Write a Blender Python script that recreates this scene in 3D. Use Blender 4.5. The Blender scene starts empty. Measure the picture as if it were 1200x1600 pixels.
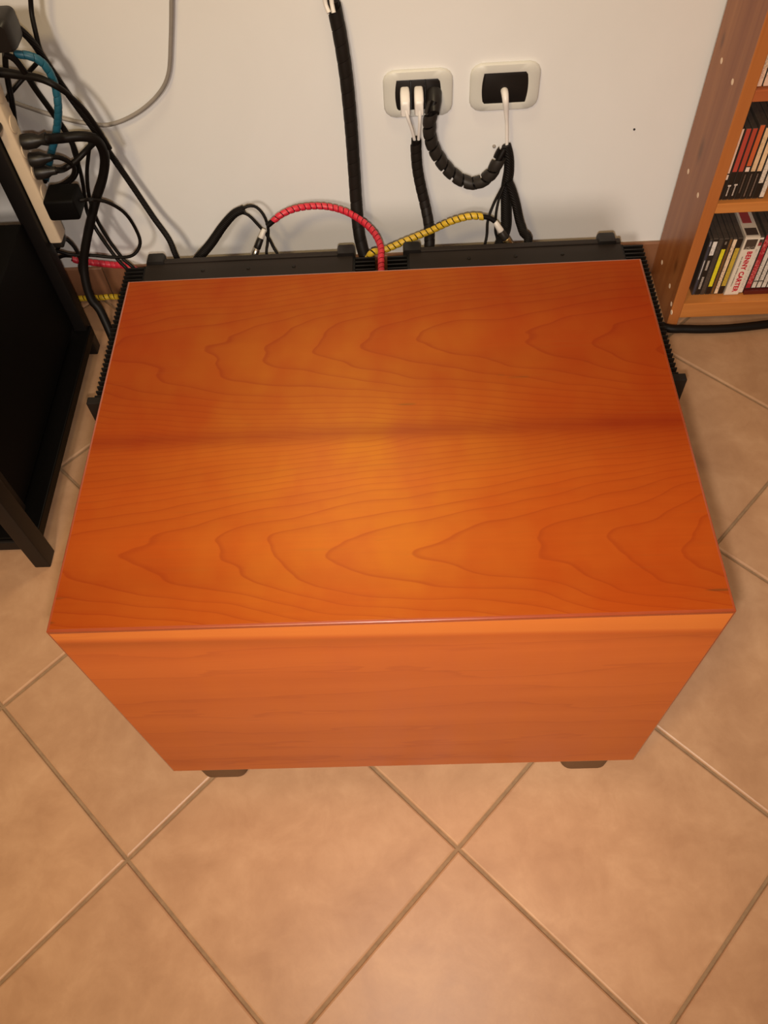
import bpy, bmesh, math, random
from mathutils import Vector, Matrix, Euler

random.seed(7)
SC = bpy.context.scene
COL = SC.collection

# ------------------------------------------------------------------ camera
CAM_LOC = Vector((0.0277, -0.3341, 1.2237))
CAM_ROT = Euler((0.5802, 0.0479, -0.0105), 'XYZ')
FPX = 1289.0
cd = bpy.data.cameras.new('camera')
cd.sensor_fit = 'VERTICAL'
cd.sensor_height = 36.0
cd.lens = FPX / 1600.0 * 36.0
cd.clip_start = 0.02
cam = bpy.data.objects.new('camera', cd)
cam.location = CAM_LOC
cam.rotation_euler = CAM_ROT
COL.objects.link(cam)
SC.camera = cam

# ------------------------------------------------------------------ world, lamps, exposure
w = bpy.data.worlds.new('room_ambience')
SC.world = w
w.use_nodes = True
w.node_tree.nodes['Background'].inputs[0].default_value = (1.0, 0.52, 0.28, 1)
w.node_tree.nodes['Background'].inputs[1].default_value = 0.16


def lamp(name, loc, target, power, size, color):
    ld = bpy.data.lights.new(name, 'AREA')
    ld.shape = 'DISK'
    ld.size = size
    ld.energy = power
    ld.color = color
    o = bpy.data.objects.new(name, ld)
    o.location = loc
    o.rotation_euler = (Vector(target) - Vector(loc)).to_track_quat('-Z', 'Y').to_euler()
    COL.objects.link(o)
    return o


def spot(name, loc, target, power, cone, size, color):
    ld = bpy.data.lights.new(name, 'SPOT')
    ld.energy = power
    ld.spot_size = math.radians(cone)
    ld.spot_blend = 1.0
    ld.shadow_soft_size = size
    ld.color = color
    o = bpy.data.objects.new(name, ld)
    o.location = loc
    o.rotation_euler = (Vector(target) - Vector(loc)).to_track_quat('-Z', 'Y').to_euler()
    COL.objects.link(o)


lamp('room_lamp', (-0.31, -2.35, 2.25), (0, 0.5, 0.3), 50, 0.32, (1.0, 0.86, 0.72))
lamp('top_sheen_fill', (-0.10, 0.80, 1.52), (-0.02, 0.17, 0.5), 4.9, 0.22, (1.0, 0.82, 0.50))  # added unseen fill light, only there to raise the golden sheen on the cabinet top
lamp('ceiling_lamp', (-0.70, -0.90, 2.35), (-0.5, -0.5, 0.0), 19, 0.35, (1.0, 0.72, 0.33))
# the light of the phone that took the picture, held just below its lens
spot('phone_light', (0.02, -0.352, 1.188), (0.05, 0.28, 0.25), 52, 93, 0.012, (1.0, 0.91, 0.82))

vs = SC.view_settings
SC.display_settings.display_device = 'sRGB'
vs.view_transform = 'Standard'
vs.look = 'None'
vs.gamma = 1.0
vs.exposure = 0.0
vs.use_curve_mapping = False

# ------------------------------------------------------------------ helpers
_M = CAM_ROT.to_matrix()


def U(px, py, axis, val):
    """world point where the sight line through a photo pixel meets the plane axis = val"""
    d = _M @ Vector(((px - 600) / FPX, -(py - 800) / FPX, -1.0))
    t = (val - CAM_LOC[axis]) / d[axis]
    return CAM_LOC + d * t


def lin(c):
    return tuple(((x / 255.0) / 12.92 if x / 255.0 <= 0.04045 else ((x / 255.0 + 0.055) / 1.055) ** 2.4) for x in c)


def new_mat(name):
    m = bpy.data.materials.new(name)
    m.use_nodes = True
    nt = m.node_tree
    return m, nt, nt.nodes['Principled BSDF']


def N(nt, kind, **kw):
    n = nt.nodes.new(kind)
    for k, v in kw.items():
        setattr(n, k, v)
    return n


def mix_rgb(nt, fac, a, b, blend='MIX'):
    n = N(nt, 'ShaderNodeMix', data_type='RGBA', blend_type=blend)
    for sock, v in ((n.inputs[0], fac), (n.inputs[6], a), (n.inputs[7], b)):
        if hasattr(v, 'links'):
            nt.links.new(v, sock)
        elif isinstance(v, (int, float)):
            sock.default_value = v
        else:
            sock.default_value = (*v, 1)
    return n.outputs[2]


def math_n(nt, op, a, b=None, c=None):
    n = N(nt, 'ShaderNodeMath', operation=op)
    for i, v in enumerate((a, b, c)):
        if v is None:
            continue
        if hasattr(v, 'links'):
            nt.links.new(v, n.inputs[i])
        else:
            n.inputs[i].default_value = v
    return n.outputs[0]


def ramp(nt, fac, stops):
    n = N(nt, 'ShaderNodeValToRGB')
    cr = n.color_ramp
    while len(cr.elements) < len(stops):
        cr.elements.new(0.5)
    for e, (p, c) in zip(cr.elements, stops):
        e.position = p
        e.color = (*c, 1) if len(c) == 3 else c
    nt.links.new(fac, n.inputs[0])
    return n.outputs[0]


def noise(nt, vec, scale, detail=3, rough=0.55, dist=0.0):
    n = N(nt, 'ShaderNodeTexNoise')
    n.inputs['Scale'].default_value = scale
    n.inputs['Detail'].default_value = detail
    n.inputs['Roughness'].default_value = rough
    n.inputs['Distortion'].default_value = dist
    if vec is not None:
        nt.links.new(vec, n.inputs['Vector'])
    return n.outputs['Fac']


def obj_co(nt):
    return N(nt, 'ShaderNodeTexCoord').outputs['Object']


def mapping(nt, vec, loc=(0, 0, 0), rot=(0, 0, 0), scale=(1, 1, 1)):
    n = N(nt, 'ShaderNodeMapping')
    n.inputs['Location'].default_value = loc
    n.inputs['Rotation'].default_value = rot
    n.inputs['Scale'].default_value = scale
    nt.links.new(vec, n.inputs['Vector'])
    return n.outputs[0]


def bump(nt, b, h, strength=0.2, dist=0.001):
    n = N(nt, 'ShaderNodeBump')
    n.inputs['Strength'].default_value = strength
    n.inputs['Distance'].default_value = dist
    nt.links.new(h, n.inputs['Height'])
    nt.links.new(n.outputs[0], b.inputs['Normal'])


def plain(name, col, rough=0.5, metal=0.0, spec=0.5, var=0.12, scale=60, bmp=0.0):
    """plain material with slight procedural mottling"""
    m, nt, b = new_mat(name)
    co = obj_co(nt)
    f = noise(nt, co, scale, 3)
    a = tuple(max(0, c * (1 - var)) for c in col)
    d = tuple(min(1, c * (1 + var)) for c in col)
    nt.links.new(mix_rgb(nt, f, a, d), b.inputs['Base Color'])
    b.inputs['Roughness'].default_value = rough
    b.inputs['Metallic'].default_value = metal
    b.inputs['Specular IOR Level'].default_value = spec
    if bmp:
        bump(nt, b, f, bmp, 0.0006)
    return m


# ---- mesh helpers -------------------------------------------------
def bx(bm, lo, hi, bevel=0.0, seg=2):
    lo, hi = Vector(lo), Vector(hi)
    r = bmesh.ops.create_cube(bm, size=1.0)
    vs_ = r['verts']
    for v in vs_:
        v.co = Vector(((v.co.x + .5) * (hi.x - lo.x) + lo.x, (v.co.y + .5) * (hi.y - lo.y) + lo.y,
                       (v.co.z + .5) * (hi.z - lo.z) + lo.z))
    if bevel > 0:
        es = list({e for v in vs_ for e in v.link_edges})
        bmesh.ops.bevel(bm, geom=es, offset=bevel, segments=seg, affect='EDGES', profile=0.5, clamp_overlap=True)


def prism(bm, pts, d0, d1, axis=2):
    """closed polygon pts (2-D) extruded from d0 to d1 along axis"""
    def mk(p, d):
        if axis == 2:
            return (p[0], p[1], d)
        if axis == 1:
            return (p[0], d, p[1])
        return (d, p[0], p[1])
    a = [bm.verts.new(mk(p, d0)) for p in pts]
    b = [bm.verts.new(mk(p, d1)) for p in pts]
    n = len(pts)
    bm.faces.new(a)
    bm.faces.new(b[::-1])
    for i in range(n):
        j = (i + 1) % n
        bm.faces.new((a[i], b[i], b[j], a[j]))


def loft(bm, loops, cap=True):
    L = [[bm.verts.new(p) for p in lp] for lp in loops]
    n = len(L[0])
    for A, B in zip(L, L[1:]):
        for i in range(n):
            j = (i + 1) % n
            bm.faces.new((A[i], A[j], B[j], B[i]))
    if cap:
        bm.faces.new(L[0][::-1])
        bm.faces.new(L[-1])


def rrect(w_, h_, r, n=4):
    pts = []
    for cx, cy, a0 in ((w_ / 2 - r, h_ / 2 - r, 0), (-w_ / 2 + r, h_ / 2 - r, 90),
                       (-w_ / 2 + r, -h_ / 2 + r, 180), (w_ / 2 - r, -h_ / 2 + r, 270)):
        for k in range(n + 1):
            a = math.radians(a0 + 90 * k / n)
            pts.append((cx + r * math.cos(a), cy + r * math.sin(a)))
    return pts


def catmull(P, step=0.006):
    P = [Vector(p) for p in P]
    Q = [P[0] * 2 - P[1]] + P + [P[-1] * 2 - P[-2]]
    raw = []
    for i in range(1, len(Q) - 2):
        p0, p1, p2, p3 = Q[i - 1:i + 3]
        for k in range(16):
            t = k / 16
            raw.append(0.5 * ((2 * p1) + (p2 - p0) * t + (2 * p0 - 5 * p1 + 4 * p2 - p3) * t * t +
                              (3 * p1 - p0 - 3 * p2 + p3) * t ** 3))
    raw.append(P[-1])
    return resample(raw, step)


def resample(raw, step):
    L = [0.0]
    for a, b in zip(raw, raw[1:]):
        L.append(L[-1] + (b - a).length)
    n = max(2, int(round(L[-1] / step)))
    out, j = [], 0
    for k in range(n + 1):
        s = L[-1] * k / n
        while j < len(L) - 2 and L[j + 1] < s:
            j += 1
        d = L[j + 1] - L[j]
        out.append(raw[j].lerp(raw[j + 1], (s - L[j]) / d if d > 1e-9 else 0))
    return out


def frames(pts):
    T = []
    n = len(pts)
    for i in range(n):
        T.append((pts[min(i + 1, n - 1)] - pts[max(i - 1, 0)]).normalized())
    up = Vector((0, 0, 1)) if abs(T[0].z) < 0.9 else Vector((0, 1, 0))
    nrm = (up - T[0] * up.dot(T[0])).normalized()
    F = []
    for t in T:
        nrm = (nrm - t * nrm.dot(t)).normalized()
        F.append((nrm.copy(), t.cross(nrm)))
    return T, F


def tube(bm, pts, r, n=10):
    """r a number or a function of 0..1 along the path"""
    T, F = frames(pts)
    loops = []
    m = len(pts) - 1
    for i, p in enumerate(pts):
        rr = r(i / m) if callable(r) else r
        loops.append([p + (F[i][0] * math.cos(2 * math.pi * k / n) + F[i][1] * math.sin(2 * math.pi * k / n)) * rr
                      for k in range(n)])
    loft(bm, loops)


def spiral(bm, pts, r, pitch, width, th, spt=14):
    """helical wrap: a flat ribbon with thickness wound round the path"""
    L = [0.0]
    for a, b in zip(pts, pts[1:]):
        L.append(L[-1] + (b - a).length)
    T, F = frames(pts)

    def at(s):
        s = min(max(s, 0), L[-1])
        lo, hi = 0, len(L) - 1
        while hi - lo > 1:
            mid = (lo + hi) // 2
            if L[mid] <= s:
                lo = mid
            else:
                hi = mid
        t = (s - L[lo]) / max(L[hi] - L[lo], 1e-9)
        return (pts[lo].lerp(pts[hi], t), F[lo][0].lerp(F[hi][0], t).normalized(), F[lo][1].lerp(F[hi][1], t).normalized())
    n = int((L[-1] - width) / pitch * spt)
    prev = None
    loops = []
    for k in range(n + 1):
        s = width / 2 + k * pitch / spt
        a = 2 * math.pi * k / spt
        lp = []
        for ds, rr in ((-width / 2, r), (-width / 2, r + th * .7), (-width / 4, r + th), (width / 4, r + th), (width / 2, r + th * .7), (width / 2, r)):
            c, u, v = at(s + ds)
            lp.append(c + (u * math.cos(a) + v * math.sin(a)) * rr)
        loops.append(lp)
    loft(bm, loops)


def lathe_along(bm, p0, p1, prof, n=12):
    """prof: (distance, radius) list from p0 towards p1"""
    d = (Vector(p1) - Vector(p0)).normalized()
    up = Vector((0, 0, 1)) if abs(d.z) < .9 else Vector((0, 1, 0))
    u = (up - d * up.dot(d)).normalized()
    v = d.cross(u)
    loft(bm, [[Vector(p0) + d * s + (u * math.cos(2 * math.pi * k / n) + v * math.sin(2 * math.pi * k / n)) * r
               for k in range(n)] for s, r in prof])


def _link(name, bm, m, origin, smooth):
    bmesh.ops.recalc_face_normals(bm, faces=bm.faces)
    if origin is not None:
        bmesh.ops.translate(bm, verts=bm.verts, vec=-Vector(origin))
    me = bpy.data.meshes.new(name)
    bm.to_mesh(me)
    bm.free()
    for mm in (m if isinstance(m, (list, tuple)) else [m]):
        me.materials.append(mm)
    if smooth:
        for p in me.polygons:
            p.use_smooth = True
        me.set_sharp_from_angle(angle=math.radians(smooth))
    o = bpy.data.objects.new(name, me)
    COL.objects.link(o)
    return o


def thing(name, label, cat, loc, group=None):
    o = bpy.data.objects.new(name, None)
    o.empty_display_size = 0.05
    o.location = loc
    COL.objects.link(o)
    o['label'] = label
    o['category'] = cat
    if group:
        o['group'] = group
    return o


def root_of(o):
    while o.parent:
        o = o.parent
    return o


def part(name, bm, m, parent, smooth=0, label=None, kind=None):
    o = _link(name, bm, m, root_of(parent).location, smooth)
    o.parent = parent
    if label:
        o['label'] = label
    if kind:
        o['kind'] = kind
    return o


def single(name, bm, m, label, cat, loc, group=None, smooth=0):
    o = _link(name, bm, m, loc, smooth)
    o.location = loc
    o['label'] = label
    o['category'] = cat
    if group:
        o['group'] = group
    return o


def struct(name, bm, m, smooth=0):
    o = _link(name, bm, m, None, smooth)
    o['kind'] = 'structure'
    return o


def B():
    return bmesh.new()


# ------------------------------------------------------------------ materials
def mat_tile():
    m, nt, b = new_mat('terracotta_tile')
    g = N(nt, 'ShaderNodeNewGeometry').outputs['Position']
    r = N(nt, 'ShaderNodeObjectInfo').outputs['Random']
    off = N(nt, 'ShaderNodeVectorMath', operation='ADD')
    nt.links.new(g, off.inputs[0])
    cmb = N(nt, 'ShaderNodeCombineXYZ')
    nt.links.new(math_n(nt, 'MULTIPLY', r, 40.0), cmb.inputs[2])
    nt.links.new(cmb.outputs[0], off.inputs[1])
    f1 = noise(nt, off.outputs[0], 15, 6, 0.66, 0.3)
    f2 = noise(nt, off.outputs[0], 70, 4, 0.6)
    c = ramp(nt, f1, [(0.30, (0.340, 0.185, 0.098)), (0.52, (0.400, 0.228, 0.124)), (0.72, (0.46, 0.275, 0.155))])
    c = mix_rgb(nt, math_n(nt, 'MULTIPLY', f2, 0.22), c, (0.36, 0.19, 0.10))
    hue = ramp(nt, r, [(0.0, (0.90, 0.89, 0.88)), (1.0, (1.05, 1.05, 1.05))])
    c = mix_rgb(nt, 1.0, c, hue, 'MULTIPLY')
    nt.links.new(c, b.inputs['Base Color'])
    nt.links.new(ramp(nt, f1, [(0.3, (0.40,) * 3), (0.7, (0.44,) * 3)]), b.inputs['Roughness'])
    b.inputs['Specular IOR Level'].default_value = 0.4
    bump(nt, b, f2, 0.10, 0.0015)
    return m


def mat_wall():
    m, nt, b = new_mat('painted_plaster')
    g = N(nt, 'ShaderNodeNewGeometry').outputs['Position']
    f1 = noise(nt, g, 3.0, 4, 0.6, 0.5)
    f2 = noise(nt, g, 260, 3, 0.6)
    c = mix_rgb(nt, f1, (0.72, 0.71, 0.69), (0.82, 0.81, 0.80))
    nt.links.new(c, b.inputs['Base Color'])
    b.inputs['Roughness'].default_value = 0.62
    bump(nt, b, f2, 0.12, 0.0008)
    return m


def mat_cherry(kind):
    """kind 'top' : bookmatched cathedral figure, grain along x, leaves meeting at y = 0.22;  'front' / 'side' : straight stripes"""
    m, nt, b = new_mat('cherry_veneer_' + kind)
    co = obj_co(nt)
    sx = N(nt, 'ShaderNodeSeparateXYZ')
    nt.links.new(co, sx.inputs[0])
    X, Y, Z = sx.outputs
    if kind == 'top':
        # distance from the heart of each leaf: hearts at y = .075 and y = .352
        rear = math_n(nt, 'GREATER_THAN', Y, 0.2195)
        yc = math_n(nt, 'ADD', math_n(nt, 'MULTIPLY', rear, 0.277), 0.078)
        low = noise(nt, mapping(nt, co, scale=(4.5, 9, 1)), 1.0, 2, 0.5)
        wob = math_n(nt, 'MULTIPLY', math_n(nt, 'SUBTRACT', low, 0.5), 0.030)
        d = math_n(nt, 'ADD', math_n(nt, 'SUBTRACT', Y, yc), wob)
        ad = math_n(nt, 'ABSOLUTE', d)
        d2 = math_n(nt, 'MULTIPLY', math_n(nt, 'MULTIPLY', d, d), 620.0)
        wx = noise(nt, mapping(nt, co, scale=(4.0, 11, 1), loc=(3, 1, 0)), 1.0, 2, 0.5)
        wy = noise(nt, mapping(nt, co, scale=(9, 34, 1), loc=(1, 4, 0)), 1.0, 2, 0.5)
        g = math_n(nt, 'SUBTRACT', d2, math_n(nt, 'MULTIPLY', X, 13.0))
        g = math_n(nt, 'ADD', g, math_n(nt, 'MULTIPLY', wx, 3.2))
        g = math_n(nt, 'ADD', g, math_n(nt, 'MULTIPLY', wy, 0.4))
        rings = math_n(nt, 'FRACT', g)
        along, across = 'x', 'y'
        fine_map = (14, 420, 1)
        pore_map = (9, 260, 1)
        curl_map = (20, 13, 1)
        band = noise(nt, mapping(nt, co, scale=(0.8, 9, 1)), 1.0, 2)
    else:
        V = Z
        wob = noise(nt, mapping(nt, co, scale=(3.2, 3.2, 22)), 1.0, 3, 0.55)
        g = math_n(nt, 'ADD', math_n(nt, 'MULTIPLY', Z, 5.5), math_n(nt, 'MULTIPLY', wob, 0.75))
        rings = math_n(nt, 'FRACT', math_n(nt, 'MULTIPLY', g, 3.0))
        fine_map = (9, 9, 380)
        pore_map = (7, 7, 230)
        curl_map = (24, 24, 5)
        band = noise(nt, mapping(nt, co, scale=(0.8, 0.8, 13)), 1.0, 2)
    line = ramp(nt, rings, [(0.0, (0, 0, 0)), (0.62, (0.05,) * 3), (0.88, (0.32,) * 3), (0.965, (1, 1, 1)), (0.985, (0.8,) * 3), (1.0, (0, 0, 0))])
    fine = noise(nt, mapping(nt, co, scale=fine_map), 1.0, 3, 0.6)
    pore = noise(nt, mapping(nt, co, scale=pore_map, loc=(1, 2, 3)), 1.0, 2, 0.5)
    curl = noise(nt, mapping(nt, co, scale=curl_map, rot=(0, 0, 0.25)), 1.0, 2, 0.5)
    if kind == 'top':
        leaf = ramp(nt, Y, [(0.20, (0, 0, 0)), (0.225, (0.35,) * 3), (0.40, (1, 1, 1))])  # chatoyant sheen painted into the base colour: golden in front, redder towards the rear
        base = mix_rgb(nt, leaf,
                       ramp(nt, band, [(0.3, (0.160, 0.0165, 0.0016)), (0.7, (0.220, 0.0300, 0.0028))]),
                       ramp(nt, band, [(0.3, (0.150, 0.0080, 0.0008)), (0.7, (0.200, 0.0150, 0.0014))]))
    else:
        base = ramp(nt, band, [(0.3, (0.36, 0.068, 0.010)), (0.7, (0.46, 0.105, 0.018))])
    base = mix_rgb(nt, math_n(nt, 'MULTIPLY', fine, 0.42), base, (0.13, 0.007, 0.001) if kind == 'top' else (0.30, 0.050, 0.008))
    base = mix_rgb(nt, math_n(nt, 'MULTIPLY', line, 0.22 if kind == 'top' else 0.16), base, (0.085, 0.006, 0.001) if kind == 'top' else (0.20, 0.034, 0.006))
    pf = ramp(nt, pore, [(0.66, (0, 0, 0)), (0.72, (1, 1, 1))])
    base = mix_rgb(nt, math_n(nt, 'MULTIPLY', pf, 0.28), base, (0.15, 0.026, 0.005))
    if kind == 'top':
        # the dark sapwood seam between the two leaves
        seam = math_n(nt, 'ABSOLUTE', math_n(nt, 'SUBTRACT', Y, 0.226))
        sn = noise(nt, mapping(nt, co, scale=(7, 2, 1)), 1.0, 2)
        sm = math_n(nt, 'MULTIPLY', ramp(nt, seam, [(0.0, (1, 1, 1)), (0.017, (0, 0, 0))]), math_n(nt, 'MULTIPLY', sn, 0.85))
        base = mix_rgb(nt, sm, base, (0.10, 0.006, 0.001))
        # a few small dark gum flecks
        fl = noise(nt, mapping(nt, co, scale=(16, 75, 1), loc=(5, 9, 0)), 1.0, 1)
        fm = ramp(nt, fl, [(0.765, (0, 0, 0)), (0.80, (1, 1, 1))])
        base = mix_rgb(nt, math_n(nt, 'MULTIPLY', fm, 0.8), base, (0.08, 0.014, 0.004))
    elif kind == 'front':
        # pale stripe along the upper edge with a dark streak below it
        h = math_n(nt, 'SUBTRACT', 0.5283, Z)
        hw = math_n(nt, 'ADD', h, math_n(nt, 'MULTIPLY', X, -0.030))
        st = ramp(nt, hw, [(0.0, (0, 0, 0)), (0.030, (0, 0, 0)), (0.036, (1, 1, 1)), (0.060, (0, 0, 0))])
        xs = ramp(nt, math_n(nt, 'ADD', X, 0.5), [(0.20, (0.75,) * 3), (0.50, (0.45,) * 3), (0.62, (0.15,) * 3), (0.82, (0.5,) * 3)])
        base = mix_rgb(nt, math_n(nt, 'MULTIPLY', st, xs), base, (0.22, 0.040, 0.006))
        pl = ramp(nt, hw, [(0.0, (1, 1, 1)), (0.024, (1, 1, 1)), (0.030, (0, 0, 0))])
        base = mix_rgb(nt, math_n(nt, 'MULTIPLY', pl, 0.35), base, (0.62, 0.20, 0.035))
    nt.links.new(base, b.inputs['Base Color'])
    b.inputs['Roughness'].default_value = 0.42
    rgh = math_n(nt, 'ADD', math_n(nt, 'MULTIPLY', curl, 0.16), 0.33)
    nt.links.new(rgh, b.inputs['Roughness'])
    b.inputs['Specular IOR Level'].default_value = 0.10 if kind == 'top' else 0.38
    # golden lustre of the lacquered wood fibres
    gl = N(nt, 'ShaderNodeBsdfAnisotropic')
    gl.inputs['Roughness'].default_value = 0.45
    nt.links.new(mix_rgb(nt, math_n(nt, 'MULTIPLY', line, 0.6), mix_rgb(nt, ramp(nt, curl, [(0.30, (0, 0, 0)), (0.70, (1, 1, 1))]), (0.76, 0.36, 0.010), (1.0, 0.62, 0.03)), (0.45, 0.14, 0.006)), gl.inputs['Color'])
    mx = N(nt, 'ShaderNodeMixShader')
    mx.inputs[0].default_value = 0.085
    if kind == 'top':
        nt.links.new(math_n(nt, 'MULTIPLY', math_n(nt, 'SUBTRACT', 1.0, sm), 0.085), mx.inputs[0])
    out = [n_ for n_ in nt.nodes if n_.type == 'OUTPUT_MATERIAL'][0]
    nt.links.new(b.outputs[0], mx.inputs[1])
    nt.links.new(gl.outputs[0], mx.inputs[2])
    nt.links.new(mx.outputs[0], out.inputs['Surface'])
    bump(nt, b, math_n(nt, 'ADD', math_n(nt, 'MULTIPLY', curl, 0.8), math_n(nt, 'MULTIPLY', fine, 0.2)), 0.12, 0.002)
    return m


def mat_pine(name, axis, a, c, knots=True):
    """bookcase wood, grain along axis"""
    m, nt, b = new_mat(name)
    co = N(nt, 'ShaderNodeNewGeometry').outputs['Position']
    s = [26, 26, 26]
    s[axis] = 1.3
    f = noise(nt, mapping(nt, co, scale=s), 1.0, 4, 0.6, 0.6)
    s2 = [220, 220, 220]
    s2[axis] = 7
    f2 = noise(nt, mapping(nt, co, scale=s2), 1.0, 2)
    col = mix_rgb(nt, ramp(nt, f, [(0.32, (0, 0, 0)), (0.68, (1, 1, 1))]), a, c)
    col = mix_rgb(nt, math_n(nt, 'MULTIPLY', f2, 0.18), col, tuple(x * .55 for x in a))
    if knots:
        sk = [15, 15, 15]
        sk[axis] = 5
        k = noise(nt, mapping(nt, co, scale=sk, loc=(2, 3, 1)), 1.0, 1)
        col = mix_rgb(nt, math_n(nt, 'MULTIPLY', ramp(nt, k, [(0.82, (0, 0, 0)), (0.88, (1, 1, 1))]), 0.5), col, tuple(x * .4 for x in a))
    if knots:
        for ky, kz, kr in ((0.985, 0.335, 0.016), (0.94, 0.12, 0.012), (1.03, 0.50, 0.010)):
            d = N(nt, 'ShaderNodeVectorMath', operation='LENGTH')
            nt.links.new(mapping(nt, co, loc=(0, -ky / kr, -kz / (kr * 2.2)), scale=(0, 1 / kr, 1 / (kr * 2.2))), d.inputs[0])
            col = mix_rgb(nt, math_n(nt, 'MULTIPLY', ramp(nt, d.outputs['Value'], [(0.25, (1, 1, 1)), (0.75, (0.2,) * 3), (1.0, (0, 0, 0))]), 0.6), col, tuple(x * .35 for x in a))
    nt.links.new(col, b.inputs['Base Color'])
    b.inputs['Roughness'].default_value = 0.32
    b.inputs['Specular IOR Level'].default_value = 0.24
    return m


def mat_print(name, paper, ink, amount=0.5, scale=(1, 1, 1)):
    """spine paper with rows of illegible small print running down the spine"""
    m, nt, b = new_mat(name)
    co = obj_co(nt)
    f = noise(nt, mapping(nt, co, scale=(220 * scale[0], 1, 620 * scale[2])), 1.0, 2, 0.6)
    g = noise(nt, mapping(nt, co, scale=(5, 1, 34), loc=(7, 2, 3)), 1.0, 1)
    mk = math_n(nt, 'MULTIPLY', ramp(nt, f, [(0.5, (0, 0, 0)), (0.56, (1, 1, 1))]), ramp(nt, g, [(0.46, (0, 0, 0)), (0.5, (1, 1, 1))]))
    nt.links.new(mix_rgb(nt, math_n(nt, 'MULTIPLY', mk, amount), paper, ink), b.inputs['Base Color'])
    b.inputs['Roughness'].default_value = 0.4
    return m


def mat_braid(name, col, rough=0.6):
    m, nt, b = new_mat(name)
    co = obj_co(nt)
    wv = N(nt, 'ShaderNodeTexWave', wave_type='BANDS', bands_direction='DIAGONAL')
    wv.inputs['Scale'].default_value = 120
    wv.inputs['Distortion'].default_value = 1.0
    nt.links.new(co, wv.inputs['Vector'])
    nt.links.new(mix_rgb(nt, wv.outputs['Fac'], tuple(c * .5 for c in col), tuple(c * 1.3 for c in col)), b.inputs['Base Color'])
    b.inputs['Roughness'].default_value = rough
    b.inputs['Specular IOR Level'].default_value = 0.15
    bump(nt, b, wv.outputs['Fac'], 0.6, 0.001)
    return m


M_tile = mat_tile()
M_grout = plain('dark_grout', (0.23, 0.14, 0.072), 0.85, var=0.3, scale=90, bmp=0.4)
M_skirt = plain('skirting_tile', (0.24, 0.105, 0.052), 0.4, var=0.25, scale=14)
M_wall = mat_wall()
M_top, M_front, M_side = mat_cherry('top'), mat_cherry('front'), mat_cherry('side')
M_arris = plain('polished_cherry_edge', (0.19, 0.028, 0.005), 0.24, spec=1.0)
M_arris.node_tree.nodes['Principled BSDF'].inputs['Coat Weight'].default_value = 1.0
M_arris.node_tree.nodes['Principled BSDF'].inputs['Coat Roughness'].default_value = 0.25
M_arris.node_tree.nodes['Principled BSDF'].inputs['Coat IOR'].default_value = 1.8
M_rubber = plain('dark_rubber', (0.12, 0.060, 0.025), 0.6, spec=0.3)
M_black = plain('black_plastic', (0.010, 0.008, 0.007), 0.42, spec=0.35)
M_wrap = plain('black_spiral_wrap', (0.012, 0.0088, 0.007), 0.55, spec=0.22)
M_wrap2 = plain('dark_grey_spiral_wrap', (0.022, 0.018, 0.015), 0.5, spec=0.3)
M_cable = plain('black_cable_jacket', (0.006, 0.0042, 0.0034), 0.5, spec=0.16)
M_braid = mat_braid('black_braided_sleeve', (0.008, 0.006, 0.005))
M_anod = plain('black_anodised_metal', (0.009, 0.006, 0.0045), 0.5, spec=0.3, var=0.2, scale=30)
M_anod2 = plain('dark_grey_cover_plate', (0.017, 0.0115, 0.0085), 0.55, spec=0.3, var=0.2, scale=18)
M_fin = plain('black_heat_sink', (0.006, 0.005, 0.0045), 0.5, spec=0.3)
M_rack = plain('black_lacquer', (0.002, 0.0016, 0.0014), 0.45, spec=0.12)
M_comp = plain('black_component_case', (0.0025, 0.002, 0.0018), 0.6, spec=0.1)
M_post = plain('black_rack_post', (0.006, 0.0045, 0.004), 0.5, spec=0.25)
M_red = plain('red_spiral_wrap', (0.56, 0.020, 0.040), 0.45)
M_yellow = plain('yellow_spiral_wrap', (0.62, 0.40, 0.022), 0.45)
M_blue = plain('blue_spiral_wrap', (0.012, 0.10, 0.155), 0.45)
M_grey = plain('grey_cable_jacket', (0.27, 0.24, 0.21), 0.5)
M_white = plain('white_plastic', (0.74, 0.70, 0.66), 0.4, var=0.05)
M_cream = plain('cream_plastic', (0.66, 0.53, 0.38), 0.45, var=0.06)
M_ivory = plain('ivory_cover_plate', (0.61, 0.60, 0.55), 0.45, var=0.03)
M_steel = plain('nickel', (0.55, 0.52, 0.48), 0.3, metal=1.0)
M_gold = plain('gold_plating', (0.75, 0.55, 0.25), 0.3, metal=1.0)
M_panel = mat_pine('bookcase_panel_wood', 2, (0.23, 0.066, 0.017), (0.37, 0.140, 0.044))
M_edge = mat_pine('bookcase_edge_wood', 2, (0.42, 0.135, 0.035), (0.50, 0.18, 0.05), False)
M_shelf = mat_pine('bookcase_shelf_wood', 0, (0.46, 0.155, 0.035), (0.60, 0.235, 0.06), False)
M_shelf_red = mat_pine('bookcase_red_shelf_wood', 0, (0.36, 0.085, 0.03), (0.44, 0.12, 0.04), False)
M_plug = plain('pale_wood_plug', (0.78, 0.58, 0.42), 0.5)
M_case = plain('dark_clear_case', (0.065, 0.050, 0.040), 0.3, var=0.3, scale=200)

# ------------------------------------------------------------------ setting: floor, wall, skirting
WALL_Y = 1.07
S = 0.33
TA = 0.7981
TO = Vector((-0.3917, -0.1020))
tu = Vector((math.cos(TA), math.sin(TA)))
tv = Vector((-math.sin(TA), math.cos(TA)))

bm = B()
bx(bm, (-1.9, -1.5, -0.06), (1.9, WALL_Y + 0.1, -0.0035))
floor = struct('floor', bm, M_grout)


def clip(poly, fn):
    out = []
    for i in range(len(poly)):
        a, b = poly[i], poly[(i + 1) % len(poly)]
        fa, fb = fn(a), fn(b)
        if fa >= 0:
            out.append(a)
        if fa * fb < 0:
            out.append(a.lerp(b, fa / (fa - fb)))
    return out


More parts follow.
